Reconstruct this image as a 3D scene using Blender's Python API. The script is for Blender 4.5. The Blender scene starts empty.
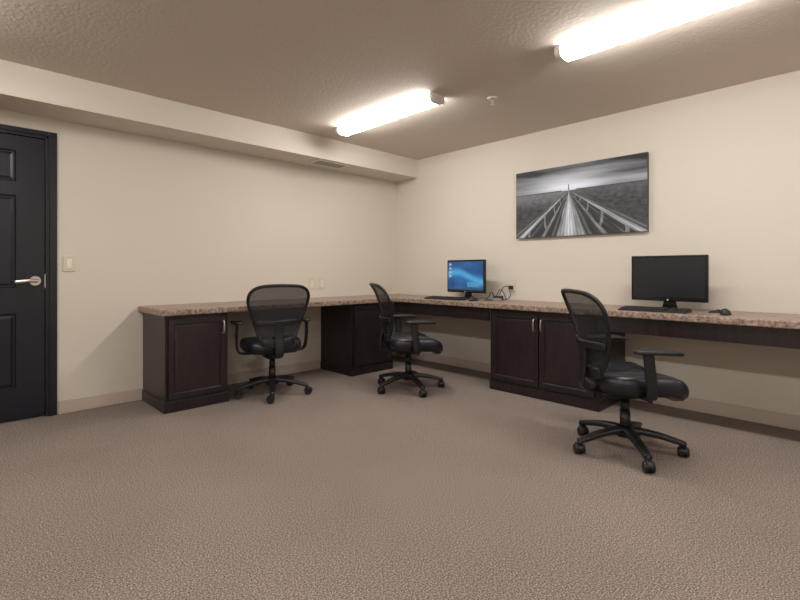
import bpy, bmesh, math, random
from mathutils import Vector, Matrix, noise
random.seed(4)
scene = bpy.context.scene
COL = scene.collection
scene.view_settings.view_transform = 'Standard'

# ---------------------------------------------------------------- materials
def new_mat(name):
    m = bpy.data.materials.new(name); m.use_nodes = True
    nt = m.node_tree
    return m, nt, nt.nodes["Principled BSDF"]
def simple(name, col, rough=0.5, metal=0.0, spec=0.5, bump=None, coat=0):
    m, nt, b = new_mat(name)
    b.inputs["Base Color"].default_value = (*col, 1)
    b.inputs["Roughness"].default_value = rough
    b.inputs["Metallic"].default_value = metal
    b.inputs["Specular IOR Level"].default_value = spec
    b.inputs["Coat Weight"].default_value = coat
    if bump:
        sc, st, dist = bump
        tc = nt.nodes.new("ShaderNodeTexCoord")
        n = nt.nodes.new("ShaderNodeTexNoise"); n.inputs["Scale"].default_value = sc; n.inputs["Detail"].default_value = 4
        bp = nt.nodes.new("ShaderNodeBump"); bp.inputs["Strength"].default_value = st; bp.inputs["Distance"].default_value = dist
        nt.links.new(tc.outputs["Object"], n.inputs["Vector"])
        nt.links.new(n.outputs["Fac"], bp.inputs["Height"])
        nt.links.new(bp.outputs["Normal"], b.inputs["Normal"])
    return m
def ramp(nt, stops):
    r = nt.nodes.new("ShaderNodeValToRGB")
    el = r.color_ramp.elements
    while len(el) < len(stops): el.new(0.5)
    for e, (p, c) in zip(el, stops):
        e.position = p; e.color = (*c, 1)
    return r
M_WALL = simple("wall_paint", (0.675, 0.62, 0.54), 0.75, bump=(90, 0.12, 0.004))
M_CEIL = simple("ceiling_texture", (0.65, 0.575, 0.495), 0.8, bump=(45, 0.35, 0.008))
M_BASE = simple("baseboard_vinyl", (0.55, 0.46, 0.40), 0.5)
M_CARPET, nt, b = new_mat("carpet")
tc = nt.nodes.new("ShaderNodeTexCoord")
n1 = nt.nodes.new("ShaderNodeTexNoise"); n1.inputs["Scale"].default_value = 165; n1.inputs["Detail"].default_value = 2; n1.inputs["Roughness"].default_value = 0.6
n2 = nt.nodes.new("ShaderNodeTexNoise"); n2.inputs["Scale"].default_value = 1.6; n2.inputs["Detail"].default_value = 3
r1 = ramp(nt, [(0.36, (0.118, 0.091, 0.078)), (0.50, (0.238, 0.193, 0.169)), (0.64, (0.42, 0.355, 0.318))])
mx = nt.nodes.new("ShaderNodeMix"); mx.data_type = 'RGBA'; mx.blend_type = 'MULTIPLY'; mx.inputs[0].default_value = 1
r2 = ramp(nt, [(0.3, (0.92, 0.92, 0.92)), (0.7, (1.04, 1.03, 1.02))])
for n in (n1, n2): nt.links.new(tc.outputs["Object"], n.inputs["Vector"])
nt.links.new(n1.outputs["Fac"], r1.inputs[0]); nt.links.new(n2.outputs["Fac"], r2.inputs[0])
nt.links.new(r1.outputs[0], mx.inputs[6]); nt.links.new(r2.outputs[0], mx.inputs[7])
nt.links.new(mx.outputs[2], b.inputs["Base Color"])
b.inputs["Roughness"].default_value = 0.95; b.inputs["Specular IOR Level"].default_value = 0.1
bp = nt.nodes.new("ShaderNodeBump"); bp.inputs["Strength"].default_value = 0.25; bp.inputs["Distance"].default_value = 0.005
nt.links.new(n1.outputs["Fac"], bp.inputs["Height"]); nt.links.new(bp.outputs["Normal"], b.inputs["Normal"])

M_COUNTER, nt, b = new_mat("granite_laminate")
tc = nt.nodes.new("ShaderNodeTexCoord")
n1 = nt.nodes.new("ShaderNodeTexNoise"); n1.inputs["Scale"].default_value = 38; n1.inputs["Detail"].default_value = 6; n1.inputs["Roughness"].default_value = 0.75
r1 = ramp(nt, [(0.36, (0.085, 0.048, 0.036)), (0.46, (0.235, 0.155, 0.12)), (0.55, (0.35, 0.26, 0.21)), (0.68, (0.57, 0.47, 0.40))])
nt.links.new(tc.outputs["Object"], n1.inputs["Vector"]); nt.links.new(n1.outputs["Fac"], r1.inputs[0])
nt.links.new(r1.outputs[0], b.inputs["Base Color"]); b.inputs["Roughness"].default_value = 0.35

M_WOOD, nt, b = new_mat("espresso_wood")
tc = nt.nodes.new("ShaderNodeTexCoord"); mp = nt.nodes.new("ShaderNodeMapping"); mp.inputs["Scale"].default_value = (30, 30, 2.5)
n1 = nt.nodes.new("ShaderNodeTexNoise"); n1.inputs["Scale"].default_value = 1.5; n1.inputs["Detail"].default_value = 5
r1 = ramp(nt, [(0.35, (0.012, 0.008, 0.009)), (0.65, (0.025, 0.016, 0.017))])
nt.links.new(tc.outputs["Object"], mp.inputs[0]); nt.links.new(mp.outputs[0], n1.inputs["Vector"]); nt.links.new(n1.outputs["Fac"], r1.inputs[0])
nt.links.new(r1.outputs[0], b.inputs["Base Color"]); b.inputs["Roughness"].default_value = 0.32

M_DOOR = simple("door_navy_paint", (0.009, 0.011, 0.019), 0.3)
M_NICKEL = simple("brushed_nickel", (0.72, 0.70, 0.67), 0.28, 1.0)
M_PLATE = simple("almond_plastic", (0.66, 0.60, 0.46), 0.4)
M_WHITE = simple("white_enamel", (0.78, 0.75, 0.70), 0.4)
M_GREY = simple("grey_endcap", (0.42, 0.40, 0.38), 0.5)
M_BLACK = simple("black_plastic", (0.010, 0.010, 0.012), 0.42)
M_BLACKG = simple("glossy_black_bezel", (0.008, 0.008, 0.009), 0.18)
M_KEYS = simple("key_plastic", (0.03, 0.03, 0.032), 0.5)
M_LEATHER = simple("black_leather", (0.011, 0.013, 0.020), 0.34, bump=(160, 0.15, 0.002))
M_SCREENOFF = simple("screen_off", (0.014, 0.016, 0.02), 0.25)
M_DARK = simple("vent_interior", (0.05, 0.045, 0.04), 0.8)
M_SILVER = simple("silver_plastic", (0.45, 0.45, 0.46), 0.35, 0.4)
M_CARD = simple("grey_adapter", (0.30, 0.30, 0.29), 0.5)

M_MESH, nt, b = new_mat("mesh_fabric")
out = nt.nodes["Material Output"]
b.inputs["Base Color"].default_value = (0.014, 0.014, 0.022, 1); b.inputs["Roughness"].default_value = 0.7
tr = nt.nodes.new("ShaderNodeBsdfTransparent"); ms = nt.nodes.new("ShaderNodeMixShader")
tc = nt.nodes.new("ShaderNodeTexCoord")
w = nt.nodes.new("ShaderNodeTexWave"); w.wave_type = 'BANDS'; w.bands_direction = 'Z'; w.inputs["Scale"].default_value = 45
rr = nt.nodes.new("ShaderNodeMapRange"); rr.inputs[3].default_value = 0.70; rr.inputs[4].default_value = 0.92
nt.links.new(tc.outputs["Object"], w.inputs["Vector"]); nt.links.new(w.outputs["Fac"], rr.inputs[0]); nt.links.new(rr.outputs[0], ms.inputs[0])
nt.links.new(tr.outputs[0], ms.inputs[1]); nt.links.new(b.outputs[0], ms.inputs[2]); nt.links.new(ms.outputs[0], out.inputs[0])

def emit_mat(name, col, s):
    m, nt, b = new_mat(name)
    b.inputs["Base Color"].default_value = (0.8, 0.8, 0.8, 1)
    b.inputs["Emission Color"].default_value = (*col, 1)
    b.inputs["Emission Strength"].default_value = s
    return m
M_LAMP = emit_mat("fluorescent_diffuser", (1.0, 0.972, 0.93), 40.0)
def vcol_mat(name, emission=0.0, rough=0.6):
    m, nt, b = new_mat(name)
    a = nt.nodes.new("ShaderNodeAttribute"); a.attribute_name = "Col"
    b.inputs["Roughness"].default_value = rough
    if emission:
        b.inputs["Base Color"].default_value = (0.01, 0.01, 0.01, 1)
        nt.links.new(a.outputs["Color"], b.inputs["Emission Color"]); b.inputs["Emission Strength"].default_value = emission
    else:
        nt.links.new(a.outputs["Color"], b.inputs["Base Color"])
    return m
M_PHOTO = vcol_mat("canvas_print")
M_SCREENON = vcol_mat("screen_lit", 0.85, 0.3)

# ---------------------------------------------------------------- helpers
def empty(name, loc=(0, 0, 0), rz=0.0):
    e = bpy.data.objects.new(name, None); e.empty_display_size = 0.1
    e.location = loc; e.rotation_euler = (0, 0, rz); COL.objects.link(e); return e
def finish(name, bm, mat, parent=None, smooth=False, bevel=0.0, seg=2, loc=None, rz=0):
    bmesh.ops.recalc_face_normals(bm, faces=bm.faces[:])
    me = bpy.data.meshes.new(name); bm.to_mesh(me); bm.free()
    o = bpy.data.objects.new(name, me); COL.objects.link(o)
    mats = mat if isinstance(mat, (list, tuple)) else [mat]
    for m in mats: me.materials.append(m)
    if smooth:
        for p in me.polygons: p.use_smooth = True
    if bevel:
        md = o.modifiers.new("bevel", 'BEVEL'); md.width = bevel; md.segments = seg; md.limit_method = 'ANGLE'; md.angle_limit = math.radians(40)
        for p in me.polygons: p.use_smooth = True
        wn = o.modifiers.new("wn", 'WEIGHTED_NORMAL'); wn.keep_sharp = True
    if parent: o.parent = parent
    if loc: o.location = loc
    if rz: o.rotation_euler = (0, 0, rz)
    return o
def box(bm, x0, x1, y0, y1, z0, z1, mi=0):
    v = [bm.verts.new(p) for p in ((x0,y0,z0),(x1,y0,z0),(x1,y1,z0),(x0,y1,z0),(x0,y0,z1),(x1,y0,z1),(x1,y1,z1),(x0,y1,z1))]
    fs = [bm.faces.new([v[i] for i in q]) for q in ((0,3,2,1),(4,5,6,7),(0,1,5,4),(1,2,6,5),(2,3,7,6),(3,0,4,7))]
    for f in fs: f.material_index = mi
    return fs
def boxo(name, x0, x1, y0, y1, z0, z1, mat, parent=None, bevel=0.0, **k):
    bm = bmesh.new(); box(bm, x0, x1, y0, y1, z0, z1)
    return finish(name, bm, mat, parent, bevel=bevel, **k)
def cyl(bm, c0, c1, r0, r1=None, n=20, mi=0):
    if r1 is None: r1 = r0
    c0, c1 = Vector(c0), Vector(c1); d = (c1 - c0).normalized()
    up = Vector((0, 0, 1)) if abs(d.z) < 0.9 else Vector((1, 0, 0))
    a = d.cross(up).normalized(); b2 = d.cross(a)
    A = [bm.verts.new(c0 + (a*math.cos(t) + b2*math.sin(t))*r0) for t in [2*math.pi*i/n for i in range(n)]]
    B = [bm.verts.new(c1 + (a*math.cos(t) + b2*math.sin(t))*r1) for t in [2*math.pi*i/n for i in range(n)]]
    for i in range(n):
        f = bm.faces.new((A[i], A[(i+1) % n], B[(i+1) % n], B[i])); f.smooth = True; f.material_index = mi
    f = bm.faces.new(A[::-1]); f.material_index = mi
    f = bm.faces.new(B); f.material_index = mi
def smooth_path(pts, k=6):
    pts = [Vector(p) for p in pts]; out = []
    for i in range(len(pts)-1):
        p0 = pts[max(i-1, 0)]; p1 = pts[i]; p2 = pts[i+1]; p3 = pts[min(i+2, len(pts)-1)]
        for j in range(k):
            t = j/k
            out.append(0.5*((2*p1)+(-p0+p2)*t+(2*p0-5*p1+4*p2-p3)*t*t+(-p0+3*p1-3*p2+p3)*t**3))
    out.append(pts[-1]); return out
def sweep(bm, pts, prof, closed=False, up=(0, 0, 1), scale=None):
    """prof: list of (side,upward) offsets"""
    pts = [Vector(p) for p in pts]; n = len(pts); up = Vector(up); rings = []
    for i, p in enumerate(pts):
        a = pts[(i-1) % n] if (closed or i > 0) else p
        c = pts[(i+1) % n] if (closed or i < n-1) else p
        d = (c - a).normalized()
        s = d.cross(up)
        if s.length < 1e-4: s = d.cross(Vector((1, 0, 0)))
        s.normalize(); u = s.cross(d).normalized()
        k = scale[i] if scale else 1
        rings.append([bm.verts.new(p + s*(x*k) + u*(y*k)) for x, y in prof])
    m = len(prof)
    for i in range(n if closed else n-1):
        A, B = rings[i], rings[(i+1) % n]
        for j in range(m):
            f = bm.faces.new((A[j], A[(j+1) % m], B[(j+1) % m], B[j])); f.smooth = True
    if not closed:
        bm.faces.new(rings[0][::-1]); bm.faces.new(rings[-1])
def ell(a, b2, n=12, e=2.0):
    r = []
    for i in range(n):
        t = 2*math.pi*i/n; c, s = math.cos(t), math.sin(t)
        r.append((a*math.copysign(abs(c)**(2/e), c), b2*math.copysign(abs(s)**(2/e), s)))
    return r
def loft(bm, rings, cap=True):
    V = [[bm.verts.new(p) for p in r] for r in rings]
    m = len(V[0])
    for A, B in zip(V[:-1], V[1:]):
        for j in range(m):
            f = bm.faces.new((A[j], A[(j+1) % m], B[(j+1) % m], B[j])); f.smooth = True
    if cap:
        f = bm.faces.new(V[0][::-1]); f.smooth = True
        f = bm.faces.new(V[-1]); f.smooth = True

# ---------------------------------------------------------------- room shell
H = 2.447; XL = -6.2; YR = -6.6; T = 0.12
boxo("floor", XL-T, T, YR-T, T, -0.1, 0.0, M_CARPET)
boxo("ceiling", XL-T, T, YR-T, T, H, H+0.1, M_CEIL)
DX0, DX1, DTOP = -4.57, -3.595, 2.09
bm = bmesh.new()
box(bm, XL-T, DX0, 0, T, 0, H); box(bm, DX1, T, 0, T, 0, H); box(bm, DX0, DX1, 0, T, DTOP, H)
finish("wall_left", bm, M_WALL)
boxo("wall_right", 0, T, YR-T, 0, 0, H, M_WALL)
boxo("wall_rear", XL-T, 0, YR-T, YR, 0, H, M_WALL)
boxo("wall_side", XL-T, XL, YR, 0, 0, H, M_WALL)
boxo("soffit_beam", XL, 0, -0.384, 0, 2.226, H, M_WALL)
def baseboard(name, x0, x1, y0, y1):
    boxo(name, x0, x1, y0, y1, 0.0, 0.10, M_BASE, bevel=0.004)
baseboard("baseboard_left", -3.54, -0.012, -0.012, 0)
baseboard("baseboard_left.001", XL, -4.63, -0.012, 0)
baseboard("baseboard_right", -0.012, 0, YR, -0.0)
baseboard("baseboard_rear", XL, -0.012, YR, YR+0.012)
baseboard("baseboard_side", XL, XL+0.012, YR+0.012, -0.012)

# ---------------------------------------------------------------- door
door = empty("door_1", (0, 0, 0))
bm = bmesh.new()
box(bm, DX1-0.025, DX1, -0.008, 0.11, 0, DTOP); box(bm, DX0, DX0+0.025, -0.008, 0.11, 0, DTOP)
box(bm, DX0, DX1, -0.008, 0.11, DTOP-0.025, DTOP)
box(bm, DX1-0.002, DX1+0.044, -0.018, 0.0, 0, DTOP+0.030); box(bm, DX0-0.044, DX0+0.002, -0.018, 0.0, 0, DTOP+0.030)
box(bm, DX0+0.002, DX1-0.002, -0.018, 0.0, DTOP-0.004, DTOP+0.030)
finish("frame", bm, M_DOOR, door, bevel=0.003)
sx0, sx1 = DX0+0.028, DX1-0.028
wS = sx1-sx0; st = 0.165; mid = 0.11
xs = [sx0, sx0+st, (sx0+sx1)/2-mid/2, (sx0+sx1)/2+mid/2, sx1-st, sx1]
zs = [0.008, 0.235, 0.775, 0.96, 1.63, 1.73, 1.955, DTOP-0.028]
bm = bmesh.new()
yf = 0.012
grid = [[bm.verts.new((x, yf, z)) for x in xs] for z in zs]
pan = []
for j in range(len(zs)-1):
    for i in range(len(xs)-1):
        f = bm.faces.new((grid[j][i], grid[j][i+1], grid[j+1][i+1], grid[j+1][i]))
        if i in (1, 3) and j in (1, 3, 5): pan.append(f)
bmesh.ops.recalc_face_normals(bm, faces=bm.faces[:])
if bm.faces[0].normal.y > 0: bmesh.ops.reverse_faces(bm, faces=bm.faces[:])
for f in pan:
    bmesh.ops.inset_individual(bm, faces=[f], thickness=0.012, depth=-0.010)
    bmesh.ops.inset_individual(bm, faces=[f], thickness=0.012, depth=0.0)
    bmesh.ops.inset_individual(bm, faces=[f], thickness=0.022, depth=0.008)
me = bpy.data.meshes.new("slab"); bm.to_mesh(me); bm.free(); me.materials.append(M_DOOR)
o = bpy.data.objects.new("slab", me); COL.objects.link(o); o.parent = door
md = o.modifiers.new("sol", 'SOLIDIFY'); md.thickness = 0.04; md.offset = -1
bm = bmesh.new()
hx, hz = -3.680, 1.01
cyl(bm, (hx, 0.012, hz), (hx, 0.0, hz), 0.036, 0.034, 28)
cyl(bm, (hx, 0.0, hz), (hx, -0.045, hz), 0.013, 0.013, 16)
sweep(bm, smooth_path([(hx+0.012, -0.045, hz), (hx-0.03, -0.047, hz+0.004), (hx-0.075, -0.044, hz-0.001), (hx-0.118, -0.036, hz-0.006)]), ell(0.008, 0.013, 12))
finish("lever_handle", bm, M_NICKEL, door)
boxo("strike_edge", DX1-0.030, DX1-0.024, -0.004, 0.012, 0.96, 1.06, M_NICKEL, door)

# ---------------------------------------------------------------- wall plates
def plate(name, x, y, z, axis, kind):
    e = empty(name, (x, y, z), 0 if axis == 'A' else -math.pi/2)   # local: faces -y
    w, h = (0.078, 0.122)
    boxo("plate", -w/2, w/2, -0.007, 0, -h/2, h/2, M_PLATE, e, bevel=0.003)
    if kind == 's':
        boxo("rocker", -0.017, 0.017, -0.011, -0.006, -0.034, 0.034, M_WHITE, e, bevel=0.002)
    else:
        bm = bmesh.new()
        for dz in (-0.02, 0.02):
            cyl(bm, (0, -0.006, dz), (0, -0.009, dz), 0.0165, 0.0165, 20)
        finish("receptacles", bm, M_WHITE, e)
        bm = bmesh.new()
        for dz in (-0.02, 0.02):
            box(bm, -0.008, -0.006, -0.0096, -0.0088, dz-0.004, dz+0.006); box(bm, 0.006, 0.008, -0.0096, -0.0088, dz-0.004, dz+0.006)
        finish("slots", bm, M_BLACK, e)
    return e
plate("light_switch", -3.475, 0, 1.14, 'A', 's')
plate("wall_outlet", -1.28, 0, 0.945, 'A', 'o')
plate("wall_outlet", -1.15, 0, 0.945, 'A', 'o')
plate("wall_outlet", 0, -1.72, 0.935, 'B', 'o')

# ---------------------------------------------------------------- desk & cabinets
ZT, TH = 0.79, 0.048
ZB = ZT-TH
YEND = -5.2
desk = empty("built_in_desk", (0, 0, 0))
bm = bmesh.new()
e = 0.014
poly = [(-e, -e), (-3.00, -e), (-3.00, -0.61), (-0.61, -0.61), (-0.61, YEND), (-e, YEND)]
vb = [bm.verts.new((x, y, ZB)) for x, y in poly]; vt = [bm.verts.new((x, y, ZT)) for x, y in poly]
bm.faces.new(vb[::-1]); bm.faces.new(vt)
for i in range(6): bm.faces.new((vb[i], vb[(i+1) % 6], vt[(i+1) % 6], vt[i]))
for v in bm.verts:
    if abs(v.co.x+e) < 1e-6: v.co.x = -0.001
    if abs(v.co.y+e) < 1e-6: v.co.y = -0.001
finish("countertop", bm, M_COUNTER, desk, bevel=0.008, seg=3)
C0, C1 = -1.84, -2.83
E0, E1 = -4.62, -5.15
bm = bmesh.new()
box(bm, -0.585, -0.565, C0+0.004, -0.585, ZB-0.115, ZB)
box(bm, -0.585, -0.565, E0+0.004, C1-0.004, ZB-0.115, ZB)
finish("apron", bm, M_WOOD, desk, bevel=0.003)
bm = bmesh.new()
box(bm, -0.565, -0.002, -1.22, -1.20, ZB-0.09, ZB)
box(bm, -0.565, -0.002, -3.60, -3.58, ZB-0.09, ZB)
finish("support_rails", bm, M_WOOD, desk)

def cabinet(name, loc, rz, width, ndoors, pull, depth=0.56, endpanel=True):
    """local: front faces -y, x 0..width, back at y=0"""
    e = empty(name, loc, rz)
    Hc = ZB-0.0005
    bm = bmesh.new()
    box(bm, 0, width, -depth, -0.014, 0.085, Hc)
    finish("carcass", bm, M_WOOD, e, bevel=0.002)
    boxo("plinth", -0.008, width+0.008, -depth-0.008, -0.014, 0.0, 0.085, M_WOOD, e, bevel=0.004)
    g = 0.022; gap = 0.012
    dw = (width-2*g-gap*(ndoors-1))/ndoors
    z0, z1 = 0.105, Hc-0.03
    for i in range(ndoors):
        x0 = g+i*(dw+gap); x1 = x0+dw
        bm = bmesh.new()
        fs = box(bm, x0, x1, -depth-0.02, -depth, z0, z1)
        bmesh.ops.recalc_face_normals(bm, faces=bm.faces[:])
        f = fs[2]
        bmesh.ops.inset_individual(bm, faces=[f], thickness=0.055, depth=0)
        bmesh.ops.inset_individual(bm, faces=[f], thickness=0.007, depth=-0.010)
        bmesh.ops.inset_individual(bm, faces=[f], thickness=0.008, depth=0.0)
        bmesh.ops.inset_individual(bm, faces=[f], thickness=0.022, depth=0.008)
        finish("door_panel_%d" % (i+1), bm, M_WOOD, e, bevel=0.0015, seg=2)
        side = pull[i]
        px = x1-0.028 if side == 'R' else x0+0.028
        bm = bmesh.new(); zt = z1-0.035; yb = -depth-0.02
        sweep(bm, smooth_path([(px, yb, zt), (px, yb-0.020, zt-0.003), (px, yb-0.028, zt-0.02), (px, yb-0.030, zt-0.05), (px, yb-0.028, zt-0.08), (px, yb-0.020, zt-0.097), (px, yb, zt-0.10)]), ell(0.006, 0.006, 10), up=(1, 0, 0))
        finish("pull_%d" % (i+1), bm, M_NICKEL, e)
    return e
cabinet("base_cabinet", (-2.965, 0, 0), 0, 0.49, 1, "R")
cabinet("base_cabinet", (-1.17, 0, 0), 0, 0.57, 1, "R")
cabinet("base_cabinet", (0, C0, 0), -math.pi/2, C0-C1, 2, "RL")
cabinet("base_cabinet", (0, E0, 0), -math.pi/2, E0-E1, 1, "L")

# ---------------------------------------------------------------- ceiling fixtures
def fixture(x, y0, y1):
    e = empty("fluorescent_ceiling_light", (x, (y0+y1)/2, H))
    L = abs(y1-y0)/2
    boxo("housing", -0.066, 0.066, -L, L, -0.020, 0, M_WHITE, e, bevel=0.003)
    prof = []
    for i in range(17):
        t = math.pi*i/16; c, s = math.cos(t), math.sin(t)
        prof.append((0.069*math.copysign(abs(c)**0.55, c), -0.010-0.056*abs(s)**0.6))
    bm = bmesh.new()
    rows = [[bm.verts.new((px, yy, pz)) for px, pz in prof] for yy in (-L+0.03, L-0.03)]
    for i in range(16):
        f = bm.faces.new((rows[0][i], rows[0][i+1], rows[1][i+1], rows[1][i])); f.smooth = True
    me = bpy.data.meshes.new("diffuser"); bm.to_mesh(me); bm.free(); me.materials.append(M_LAMP)
    o = bpy.data.objects.new("diffuser", me); COL.objects.link(o); o.parent = e
    bm = bmesh.new()
    for a, b2 in ((-L-0.004, -L+0.03), (L-0.03, L+0.004)):
        R = [[(prof[0][0]*1.05, yy, -0.0005)]+[(px*1.05, yy, pz*1.05) for px, pz in prof]+[(prof[-1][0]*1.05, yy, -0.0005)] for yy in (a, b2)]
        loft(bm, R)
    for f in bm.faces: f.smooth = False
    finish("end_caps", bm, M_WHITE, e)
for fx, a, b2 in ((-1.43, -0.74, -1.96), (-1.43, -2.96, -4.18), (-4.35, -0.80, -2.03), (-4.35, -3.0, -4.23), (-1.43, -5.2, -6.43), (-4.35, -5.2, -6.43)):  # rearmost pair: unseen, added to brighten the foreground against light falloff
    fixture(fx, a, b2)

# sprinkler head
e = empty("fire_sprinkler", (-1.067, -2.21, H))
bm = bmesh.new(); cyl(bm, (0, 0, 0), (0, 0, -0.010), 0.042, 0.034, 28); finish("escutcheon", bm, M_WHITE, e)
bm = bmesh.new(); cyl(bm, (0, 0, -0.01), (0, 0, -0.028), 0.009, 0.009, 14)
sweep(bm, smooth_path([(-0.008, 0, -0.02), (-0.013, 0, -0.035), (0, 0, -0.05)]), ell(0.0025, 0.0025, 8), up=(0, 1, 0))
sweep(bm, smooth_path([(0.008, 0, -0.02), (0.013, 0, -0.035), (0, 0, -0.05)]), ell(0.0025, 0.0025, 8), up=(0, 1, 0))
cyl(bm, (0, 0, -0.048), (0, 0, -0.052), 0.017, 0.017, 20); finish("head", bm, M_NICKEL, e)

# air vent on soffit underside
e = empty("air_vent", (-1.22, -0.24, 2.226))
bm = bmesh.new()
w, d = 0.20, 0.10
box(bm, -w, w, -d, -d+0.022, -0.008, 0); box(bm, -w, w, d-0.022, d, -0.008, 0)
box(bm, -w, -w+0.022, -d+0.022, d-0.022, -0.008, 0); box(bm, w-0.022, w, -d+0.022, d-0.022, -0.008, 0)
finish("frame", bm, M_WHITE, e, bevel=0.002)
boxo("duct", -w+0.02, w-0.02, -d+0.02, d-0.02, -0.0025, -0.0005, M_DARK, e)
bm = bmesh.new()
for i in range(8):
    y = -d+0.032+i*0.0185
    vs = [bm.verts.new(p) for p in ((-w+0.02, y, -0.003), (w-0.02, y, -0.003), (w-0.02, y+0.007, -0.008), (-w+0.02, y+0.007, -0.008))]
    bm.faces.new(vs)
finish("louvers", bm, M_GREY, e)

# ---------------------------------------------------------------- picture
def color_panel(name, nx, ny, w, h, func, mat, parent, y):
    """panel in local XZ plane facing -y, x right as seen by viewer"""
    bm = bmesh.new(); cl = bm.loops.layers.float_color.new("Col")
    V = [[bm.verts.new((w*(i/nx-0.5), y, h*(j/ny-0.5))) for i in range(nx+1)] for j in range(ny+1)]
    C = [[func(i/nx, j/ny) for i in range(nx+1)] for j in range(ny+1)]
    for j in range(ny):
        for i in range(nx):
            idx = ((j, i), (j, i+1), (j+1, i+1), (j+1, i))
            f = bm.faces.new([V[a][b2] for a, b2 in idx])
            for l, (a, b2) in zip(f.loops, idx): l[cl] = (*C[a][b2], 1)
    me = bpy.data.meshes.new(name); bm.to_mesh(me); bm.free(); me.materials.append(mat)
    o = bpy.data.objects.new(name, me); COL.objects.link(o); o.parent = parent
    return o
def sm(a, b2, x):
    t = max(0, min(1, (x-a)/(b2-a))); return t*t*(3-2*t)
def pier(u, v):
    asp = 1.9; X = (u-0.45)*asp; hz = 0.64
    if v > hz:
        k = (v-hz)/(1-hz)
        n = noise.fractal(Vector((X*1.1+k*1.2, k*4.0, 3.1)), 1.0, 2.0, 5)
        r = math.hypot(X*0.8, k*0.6)
        g = 0.20 - 0.13*sm(0.2, 0.9, k) + 0.62*math.exp(-r*r*6) + 0.17*n
        g += 0.12*math.exp(-((k-0.2)/0.12)**2)
        if abs(X-0.0) < 0.010 and k < 0.24: g = 0.10
        if k < 0.035 and abs(X) > 0.1: g = 0.05
        g = max(0.015, g)
        return (g*0.90, g*0.97, g*1.12)
    d = hz-v+1e-4; a = X/d
    n = noise.fractal(Vector((a*8, math.log(d+0.02)*2, 0)), 1.0, 2.0, 4)
    if -0.30 < a < 0.40:          # deck boards
        g = 0.30 + 0.50*math.exp(-((a-0.02)/0.15)**2) + 0.20*n
        g *= 0.80+0.20*math.cos(a*75)
        g *= 0.6+0.4*sm(0.0, 0.2, d)
    else:
        s = abs(a) if a > 0 else abs(a)*1.28
        g = 0.030 + 0.03*n
        for c, wd, br in ((0.50, 0.05, 0.16), (0.80, 0.06, 0.34), (1.20, 0.04, 0.13), (1.55, 0.13, 0.52), (1.80, 0.07, 0.20)):
            if abs(s-c) < wd: g = br*(0.8+0.7*n)*(1-0.4*abs(s-c)/wd)
        if 0.86 < s < 1.45:       # slanting posts
            q = (math.log(d)+s*0.8)*1.9
            if (q % 1.0) < 0.13: g = 0.22+0.1*n
        if s > 1.88:
            m = noise.fractal(Vector((X*12, v*22, 8)), 1.0, 2.0, 5)
            g = 0.050+0.04*m+0.05*sm(0.2, 0.0, d)
            if a < 0: g += 0.07*sm(0.25, 0.05, d)
    g = max(0.01, g)
    return (g*0.92, g*0.98, g*1.10)
pic = empty("pier_canvas_picture", (0, -2.40, 1.735), -math.pi/2)
color_panel("print", 380, 200, 1.225, 0.65, pier, M_PHOTO, pic, -0.0385)
boxo("stretcher_canvas", -0.6125, 0.6125, -0.038, -0.001, -0.325, 0.325, simple("canvas_edge", (0.05, 0.05, 0.055), 0.7), pic, bevel=0.002)

# ---------------------------------------------------------------- monitors etc.
def wallpaper(u, v):
    n = noise.fractal(Vector((u*3, v*4, 1.3)), 1.0, 2.0, 4)
    band = math.exp(-((v-0.45-0.18*math.sin(u*4+0.6))/0.13)**2)
    r, g, b2 = 0.01+0.06*band+0.02*n, 0.10+0.30*band+0.05*n, 0.30+0.44*band+0.10*n
    if v < 0.05: r, g, b2 = 0.03, 0.08, 0.14
    if 0.03 < u < 0.10:
        for c in (0.9, 0.76, 0.62, 0.48):
            if abs(v-c) < 0.035: r, g, b2 = 0.45, 0.55, 0.62
    if 0.55 < u < 0.9 and 0.10 < v < 0.28: r, g, b2 = 0.12*(1+n), 0.32, 0.52
    return tuple(max(0.0, c) for c in (r, g, b2))
def monitor(loc, rz, lit):
    """local front faces -y"""
    e = empty("computer_monitor", loc, rz)
    w, h, zc = 0.52, 0.345, 0.238
    boxo("bezel", -w/2, w/2, -0.02, 0.012, zc-h/2, zc+h/2, M_BLACKG, e, bevel=0.006, seg=3)
    boxo("rear_shell", -w/2+0.06, w/2-0.06, 0.010, 0.045, zc-h/2+0.05, zc+h/2-0.05, M_BLACK, e, bevel=0.015, seg=3)
    sw, sh = w-0.036, h-0.048
    if lit:
        o = color_panel("screen", 120, 72, sw, sh, wallpaper, M_SCREENON, e, 0); o.location = (0, -0.0208, zc+0.005)
    else:
        boxo("screen", -sw/2, sw/2, -0.0208, -0.019, zc+0.005-sh/2, zc+0.005+sh/2, M_SCREENOFF, e)
    bm = bmesh.new(); cyl(bm, (0, -0.0205, zc-h/2+0.010), (0, -0.0195, zc-h/2+0.010), 0.007, 0.007, 16); finish("logo", bm, M_SILVER, e)
    bm = bmesh.new(); loft(bm, [[(x*k, 0.032+y*k, z) for x, y in ell(0.055, 0.018, 20, 3)] for z, k in ((0.008, 1.0), (0.05, 0.8), (0.16, 0.75))])
    finish("neck", bm, M_BLACK, e)
    bm = bmesh.new(); loft(bm, [[(x*k, 0.0+y*k, z) for x, y in ell(0.125, 0.095, 36, 2.6)] for z, k in ((0.0, 1.0), (0.007, 1.0), (0.013, 0.93), (0.015, 0.7))])
    finish("foot", bm, M_BLACKG, e)
    return e
monitor((-0.22, -1.30, ZT), -math.pi/2-math.radians(4), True)
monitor((-0.24, -3.225, ZT), -math.pi/2, False)

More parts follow.
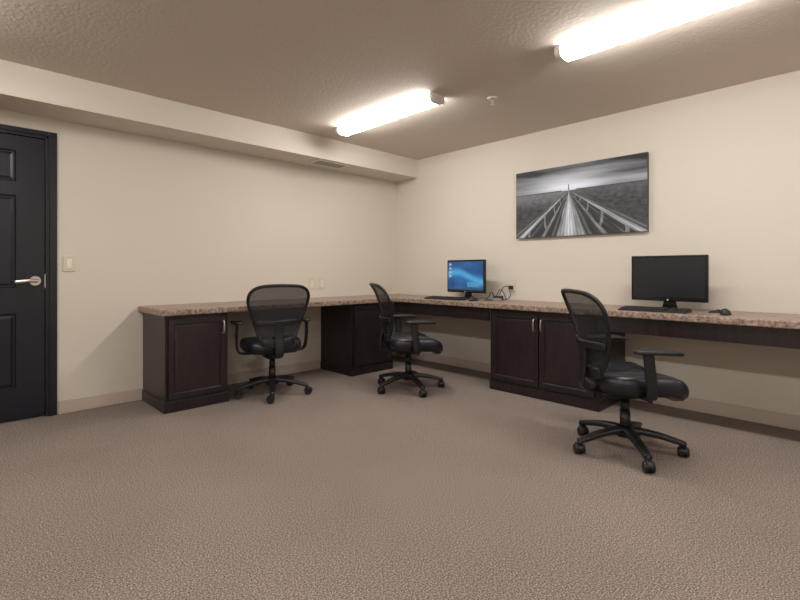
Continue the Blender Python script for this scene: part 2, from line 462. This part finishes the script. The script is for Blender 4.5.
def keyboard(loc, rz):
    e = empty("keyboard", loc, rz)
    bm = bmesh.new()
    pr = [(-0.075, 0.0), (0.075, 0.0), (0.075, 0.022), (0.05, 0.021), (-0.07, 0.011), (-0.075, 0.008)]
    loft(bm, [[(x, y, z) for y, z in pr] for x in (-0.225, 0.225)])
    for f in bm.faces: f.smooth = False
    finish("body", bm, M_BLACK, e, bevel=0.002)
    bm = bmesh.new()
    for r in range(6):
        y = -0.058+r*0.0195 + (0.006 if r == 5 else 0)
        z = 0.0125+(y+0.07)*0.083
        cols = 22
        for c in range(cols):
            x = -0.212+c*0.0195
            if c in (15, 18): continue
            if r == 0 and 4 <= c <= 8: continue
            box(bm, x, x+0.0165, y, y+0.0165, z-0.003, z+0.006)
    y = -0.058; box(bm, -0.212+4*0.0195, -0.212+8*0.0195+0.0165, y, y+0.0165, 0.010, 0.0195)
    finish("keys", bm, M_KEYS, e)
    return e
keyboard((-0.455, -1.20, ZT), -math.pi/2)
keyboard((-0.455, -3.19, ZT), -math.pi/2+math.radians(2))
def mouse(loc, rz):
    e = empty("computer_mouse", loc, rz)
    bm = bmesh.new()
    R = []
    for k in range(9):
        t = k/8*math.pi/2
        R.append([(x*math.cos(t)**0.5 if k < 8 else x*0.05, (y*math.cos(t)**0.5 if k < 8 else y*0.05), 0.036*math.sin(t)*(1-0.25*(y/0.055))) for x, y in ell(0.031, 0.055, 28, 2.4)])
    loft(bm, R); finish("shell", bm, M_BLACK, e, smooth=True)
    boxo("wheel", -0.004, 0.004, 0.018, 0.034, 0.020, 0.034, M_SILVER, e, bevel=0.002)
    return e
mouse((-0.44, -1.56, ZT), -math.pi/2)
mouse((-0.42, -3.62, ZT), -math.pi/2)

# cables
def cable(name, paths, r=0.0038, mat=M_BLACK, extra=None):
    e = empty(name)
    bm = bmesh.new()
    for p in paths:
        q = smooth_path(p, 8)
        for v in q: v.z = max(v.z, ZT+r+0.0005)
        sweep(bm, q, ell(r, r, 8), up=(0.13, 0.31, 0.94))
    finish("cords", bm, mat, e)
    if extra: extra(e)
    return e
def plugs(e):
    boxo("plug", -0.050, -0.010, -1.737, -1.703, 0.897, 0.933, M_BLACK, e, bevel=0.004)
    boxo("power_adapter", -0.20, -0.10, -1.68, -1.62, ZT+0.0005, ZT+0.04, M_BLACK, e, bevel=0.006)
    boxo("usb_hub", -0.30, -0.22, -1.74, -1.68, ZT+0.0005, ZT+0.024, M_CARD, e, bevel=0.004)
z = ZT+0.005
cable("power_cables", [
    [(-0.045, -1.72, 0.915), (-0.085, -1.73, 0.905), (-0.10, -1.76, 0.84), (-0.12, -1.72, z), (-0.18, -1.67, z), (-0.15, -1.63, ZT+0.02)],
    [(-0.14, -1.605, ZT+0.02), (-0.13, -1.60, z), (-0.08, -1.56, z), (-0.10, -1.585, z)],
    [(-0.20, -1.64, ZT+0.02), (-0.22, -1.62, ZT+0.08), (-0.24, -1.60, ZT+0.04), (-0.28, -1.59, z), (-0.32, -1.62, z), (-0.30, -1.68, z), (-0.24, -1.66, z), (-0.19, -1.60, z)],
    [(-0.06, -1.68, z), (-0.07, -1.66, ZT+0.07), (-0.09, -1.63, ZT+0.10), (-0.10, -1.60, ZT+0.05), (-0.12, -1.585, z)],
    [(-0.045, -1.715, 0.905), (-0.07, -1.70, 0.93), (-0.085, -1.66, 0.91), (-0.10, -1.63, ZT+0.05)],
], extra=plugs)
cable("monitor_cables", [
    [(-0.06, -3.50, z), (-0.08, -3.52, z), (-0.16, -3.54, z), (-0.26, -3.57, z), (-0.30, -3.53, z), (-0.24, -3.50, z), (-0.14, -3.51, z), (-0.03, -3.50, z)],
    [(-0.33, -3.60, z), (-0.30, -3.57, z), (-0.32, -3.53, z), (-0.34, -3.51, z), (-0.29, -3.50, z), (-0.20, -3.53, z), (-0.05, -3.55, z)],
])

# ---------------------------------------------------------------- office chair
def office_chair(loc, heading, base_rot=0.0):
    """local +x = forward"""
    e = empty("office_chair", (loc[0], loc[1], 0), heading)
    bm = bmesh.new(); cas = bmesh.new()
    for k in range(5):
        a = base_rot+k*2*math.pi/5; c, s = math.cos(a), math.sin(a)
        pts = [(c*r, s*r, z) for r, z in ((0.02, 0.124), (0.09, 0.124), (0.18, 0.112), (0.26, 0.093), (0.315, 0.080))]
        sweep(bm, smooth_path(pts, 4), ell(0.031, 0.019, 14, 3.5), scale=[1.1-0.42*i/16 for i in range(17)])
        P = Vector((c*0.307, s*0.307, 0))
        cyl(bm, P+Vector((0, 0, 0.052)), P+Vector((0, 0, 0.090)), 0.015, 0.015, 14)
        ca = a+1.1+k*1.7; tx, ty = math.cos(ca), math.sin(ca); side = Vector((-ty, tx, 0)); Q = P+Vector((tx, ty, 0))*0.014
        for sg in (-1, 1):
            cyl(cas, Q+side*sg*0.006+Vector((0, 0, 0.030)), Q+side*sg*0.027+Vector((0, 0, 0.030)), 0.030, 0.027, 24)
        hood = []
        for i in range(9):
            t = math.pi*(0.0+i/8*1.0); d = Vector((tx, ty, 0))
            hood.append(Q+d*(-0.033*math.cos(t))+Vector((0, 0, 0.032+0.033*math.sin(t))))
        sweep(cas, hood, ell(0.017, 0.003, 10, 4), up=(0.01, 0.02, 1))
    cyl(bm, (0, 0, 0.088), (0, 0, 0.142), 0.050, 0.040, 28)
    finish("star_base", bm, M_BLACK, e)
    finish("casters", cas, M_BLACK, e)
    bm = bmesh.new()
    cyl(bm, (0, 0, 0.13), (0, 0, 0.24), 0.031, 0.029, 24); cyl(bm, (0, 0, 0.24), (0, 0, 0.31), 0.026, 0.025, 24); cyl(bm, (0, 0, 0.31), (0, 0, 0.365), 0.016, 0.016, 20)
    finish("gas_lift", bm, M_BLACK, e)
    bm = bmesh.new()
    loft(bm, [[(x*k-0.01, y*k, z) for x, y in ell(0.13, 0.085, 28, 4)] for z, k in ((0.325, 0.75), (0.337, 0.95), (0.378, 1.0), (0.386, 1.15))])
    cyl(bm, (0.02, -0.05, 0.358), (0.03, -0.19, 0.354), 0.006, 0.006, 10); cyl(bm, (0.03, -0.18, 0.354), (0.031, -0.225, 0.354), 0.010, 0.009, 12)
    cyl(bm, (0.11, 0, 0.358), (0.16, 0, 0.352), 0.02, 0.02, 16)
    finish("tilt_mechanism", bm, M_BLACK, e)
    DZ = -0.018
    def seat_ring(k, z, ex=4.0):
        R = []
        for x, y in ell(0.245, 0.255, 44, ex):
            fx = x/0.245
            yy = y*(0.95+0.05*fx)
            drop = 0.034*max(0, fx-0.35)**2/0.42*1.6
            up = 0.012*(y/0.25)**2
            R.append((x*k+0.042, yy*k, z+DZ-drop+(up if z > 0.46 else 0)))
        return R
    bm = bmesh.new(); loft(bm, [seat_ring(k, z) for k, z in ((0.78, 0.392), (0.93, 0.402), (0.96, 0.424))]); finish("seat_pan", bm, M_BLACK, e)
    bm = bmesh.new()
    loft(bm, [seat_ring(k, z) for k, z in ((0.93, 0.412), (0.985, 0.420), (1.012, 0.440), (1.015, 0.460), (0.99, 0.478), (0.94, 0.493), (0.85, 0.501), (0.80, 0.4985), (0.77, 0.502), (0.55, 0.507), (0.25, 0.504), (0.05, 0.503))])
    finish("seat_cushion", bm, M_LEATHER, e, smooth=True)
    # backrest surface
    Z0, Z1 = 0.465, 0.950
    def S(u, v):                       # u,v in -1..1
        t = (v+1)/2
        hw = 0.140+0.118*sm(-0.1, 0.90, t)
        z = Z0+(Z1-Z0)*t + 0.014*(1-u*u)*(1 if v > 0 else -1)*abs(v)
        x = -0.232 - 0.112*t**1.5 + 0.026*math.sin(t*math.pi) + 0.058*u*u*(0.4+0.6*t)
        return Vector((x, hw*u, z))
    NA = 72
    se = ell(1, 1, NA, 5.0)
    bm = bmesh.new(); V = []
    for r in (0.02, 0.2, 0.4, 0.6, 0.8, 1.0): V.append([bm.verts.new(S(a*r, b2*r)) for a, b2 in se])
    for A, B in zip(V[:-1], V[1:]):
        for j in range(NA):
            f = bm.faces.new((A[j], A[(j+1) % NA], B[(j+1) % NA], B[j])); f.smooth = True
    bm.faces.new(V[0])
    finish("mesh_back", bm, M_MESH, e)
    bm = bmesh.new()
    sweep(bm, [S(a, b2) for a, b2 in se], ell(0.013, 0.011, 12, 3), closed=True, up=(1, 0.0, 0.0))
    finish("back_frame", bm, M_BLACK, e)
    bm = bmesh.new()
    pts = [S(u, -0.22)+Vector((-0.014-0.014*(1-u*u), 0, 0)) for u in [i/6 for i in range(-6, 7)]]
    sweep(bm, pts, ell(0.006, 0.022, 12, 4))
    pts = [S(u, -0.88)+Vector((-0.004, 0, 0)) for u in [i/6*0.92 for i in range(-6, 7)]]
    sweep(bm, pts, ell(0.010, 0.032, 12, 4))
    finish("lumbar_support", bm, M_BLACK, e)
    bm = bmesh.new()
    pts = smooth_path([(-0.10, 0, 0.360), (-0.20, 0, 0.360), (-0.258, 0, 0.385), (-0.268, 0, 0.44), (-0.258, 0, 0.52), (-0.258, 0, 0.60), (-0.266, 0, 0.67)], 5)
    sweep(bm, pts, ell(0.036, 0.010, 14, 4), up=(0.7, 0, 0.7))
    finish("back_support_bar", bm, M_BLACK, e)
    for sg, nm in ((1, "arm_left"), (-1, "arm_right")):
        bm = bmesh.new()
        pts = smooth_path([(0.0, sg*0.12, 0.376), (0.0, sg*0.23, 0.374), (-0.003, sg*0.284, 0.391), (-0.010, sg*0.300, 0.45), (-0.022, sg*0.302, 0.54), (-0.03, sg*0.300, 0.632)], 5)
        sweep(bm, pts, ell(0.010, 0.030, 14, 4), up=(1, 0, 0))
        cyl(bm, (-0.026, sg*0.302, 0.535), (-0.027, sg*0.316, 0.535), 0.012, 0.012, 14)
        R = []
        for z, k in ((0.630, 0.86), (0.634, 0.98), (0.643, 1.0), (0.651, 0.96), (0.655, 0.82), (0.656, 0.4)):
            R.append([(0.03+x*k, sg*0.292+y*k*(1+0.12*x/0.13), z-0.010*max(0, x/0.13)**3) for x, y in ell(0.135, 0.044, 32, 3.2)])
        loft(bm, R)
        finish(nm, bm, M_BLACK, e)
    return e
office_chair((-2.09, -0.60), math.radians(74), 0.41)
office_chair((-1.10, -1.31), math.radians(-30), 1.08)
office_chair((-1.21, -3.262), math.radians(-42), 0.82)

# ---------------------------------------------------------------- world, camera
wd = bpy.data.worlds.new("world"); scene.world = wd; wd.use_nodes = True
wd.node_tree.nodes["Background"].inputs[0].default_value = (0.5, 0.48, 0.45, 1); wd.node_tree.nodes["Background"].inputs[1].default_value = 0.05
cam = bpy.data.cameras.new("camera"); co = bpy.data.objects.new("camera", cam); COL.objects.link(co)
cam.sensor_width = 36; cam.lens = 20.97; cam.shift_y = -29/800; cam.clip_start = 0.05
co.location = (-4.154, -4.329, 1.083)
co.rotation_euler = (math.pi/2, 0, math.radians(-44.3))
scene.camera = co
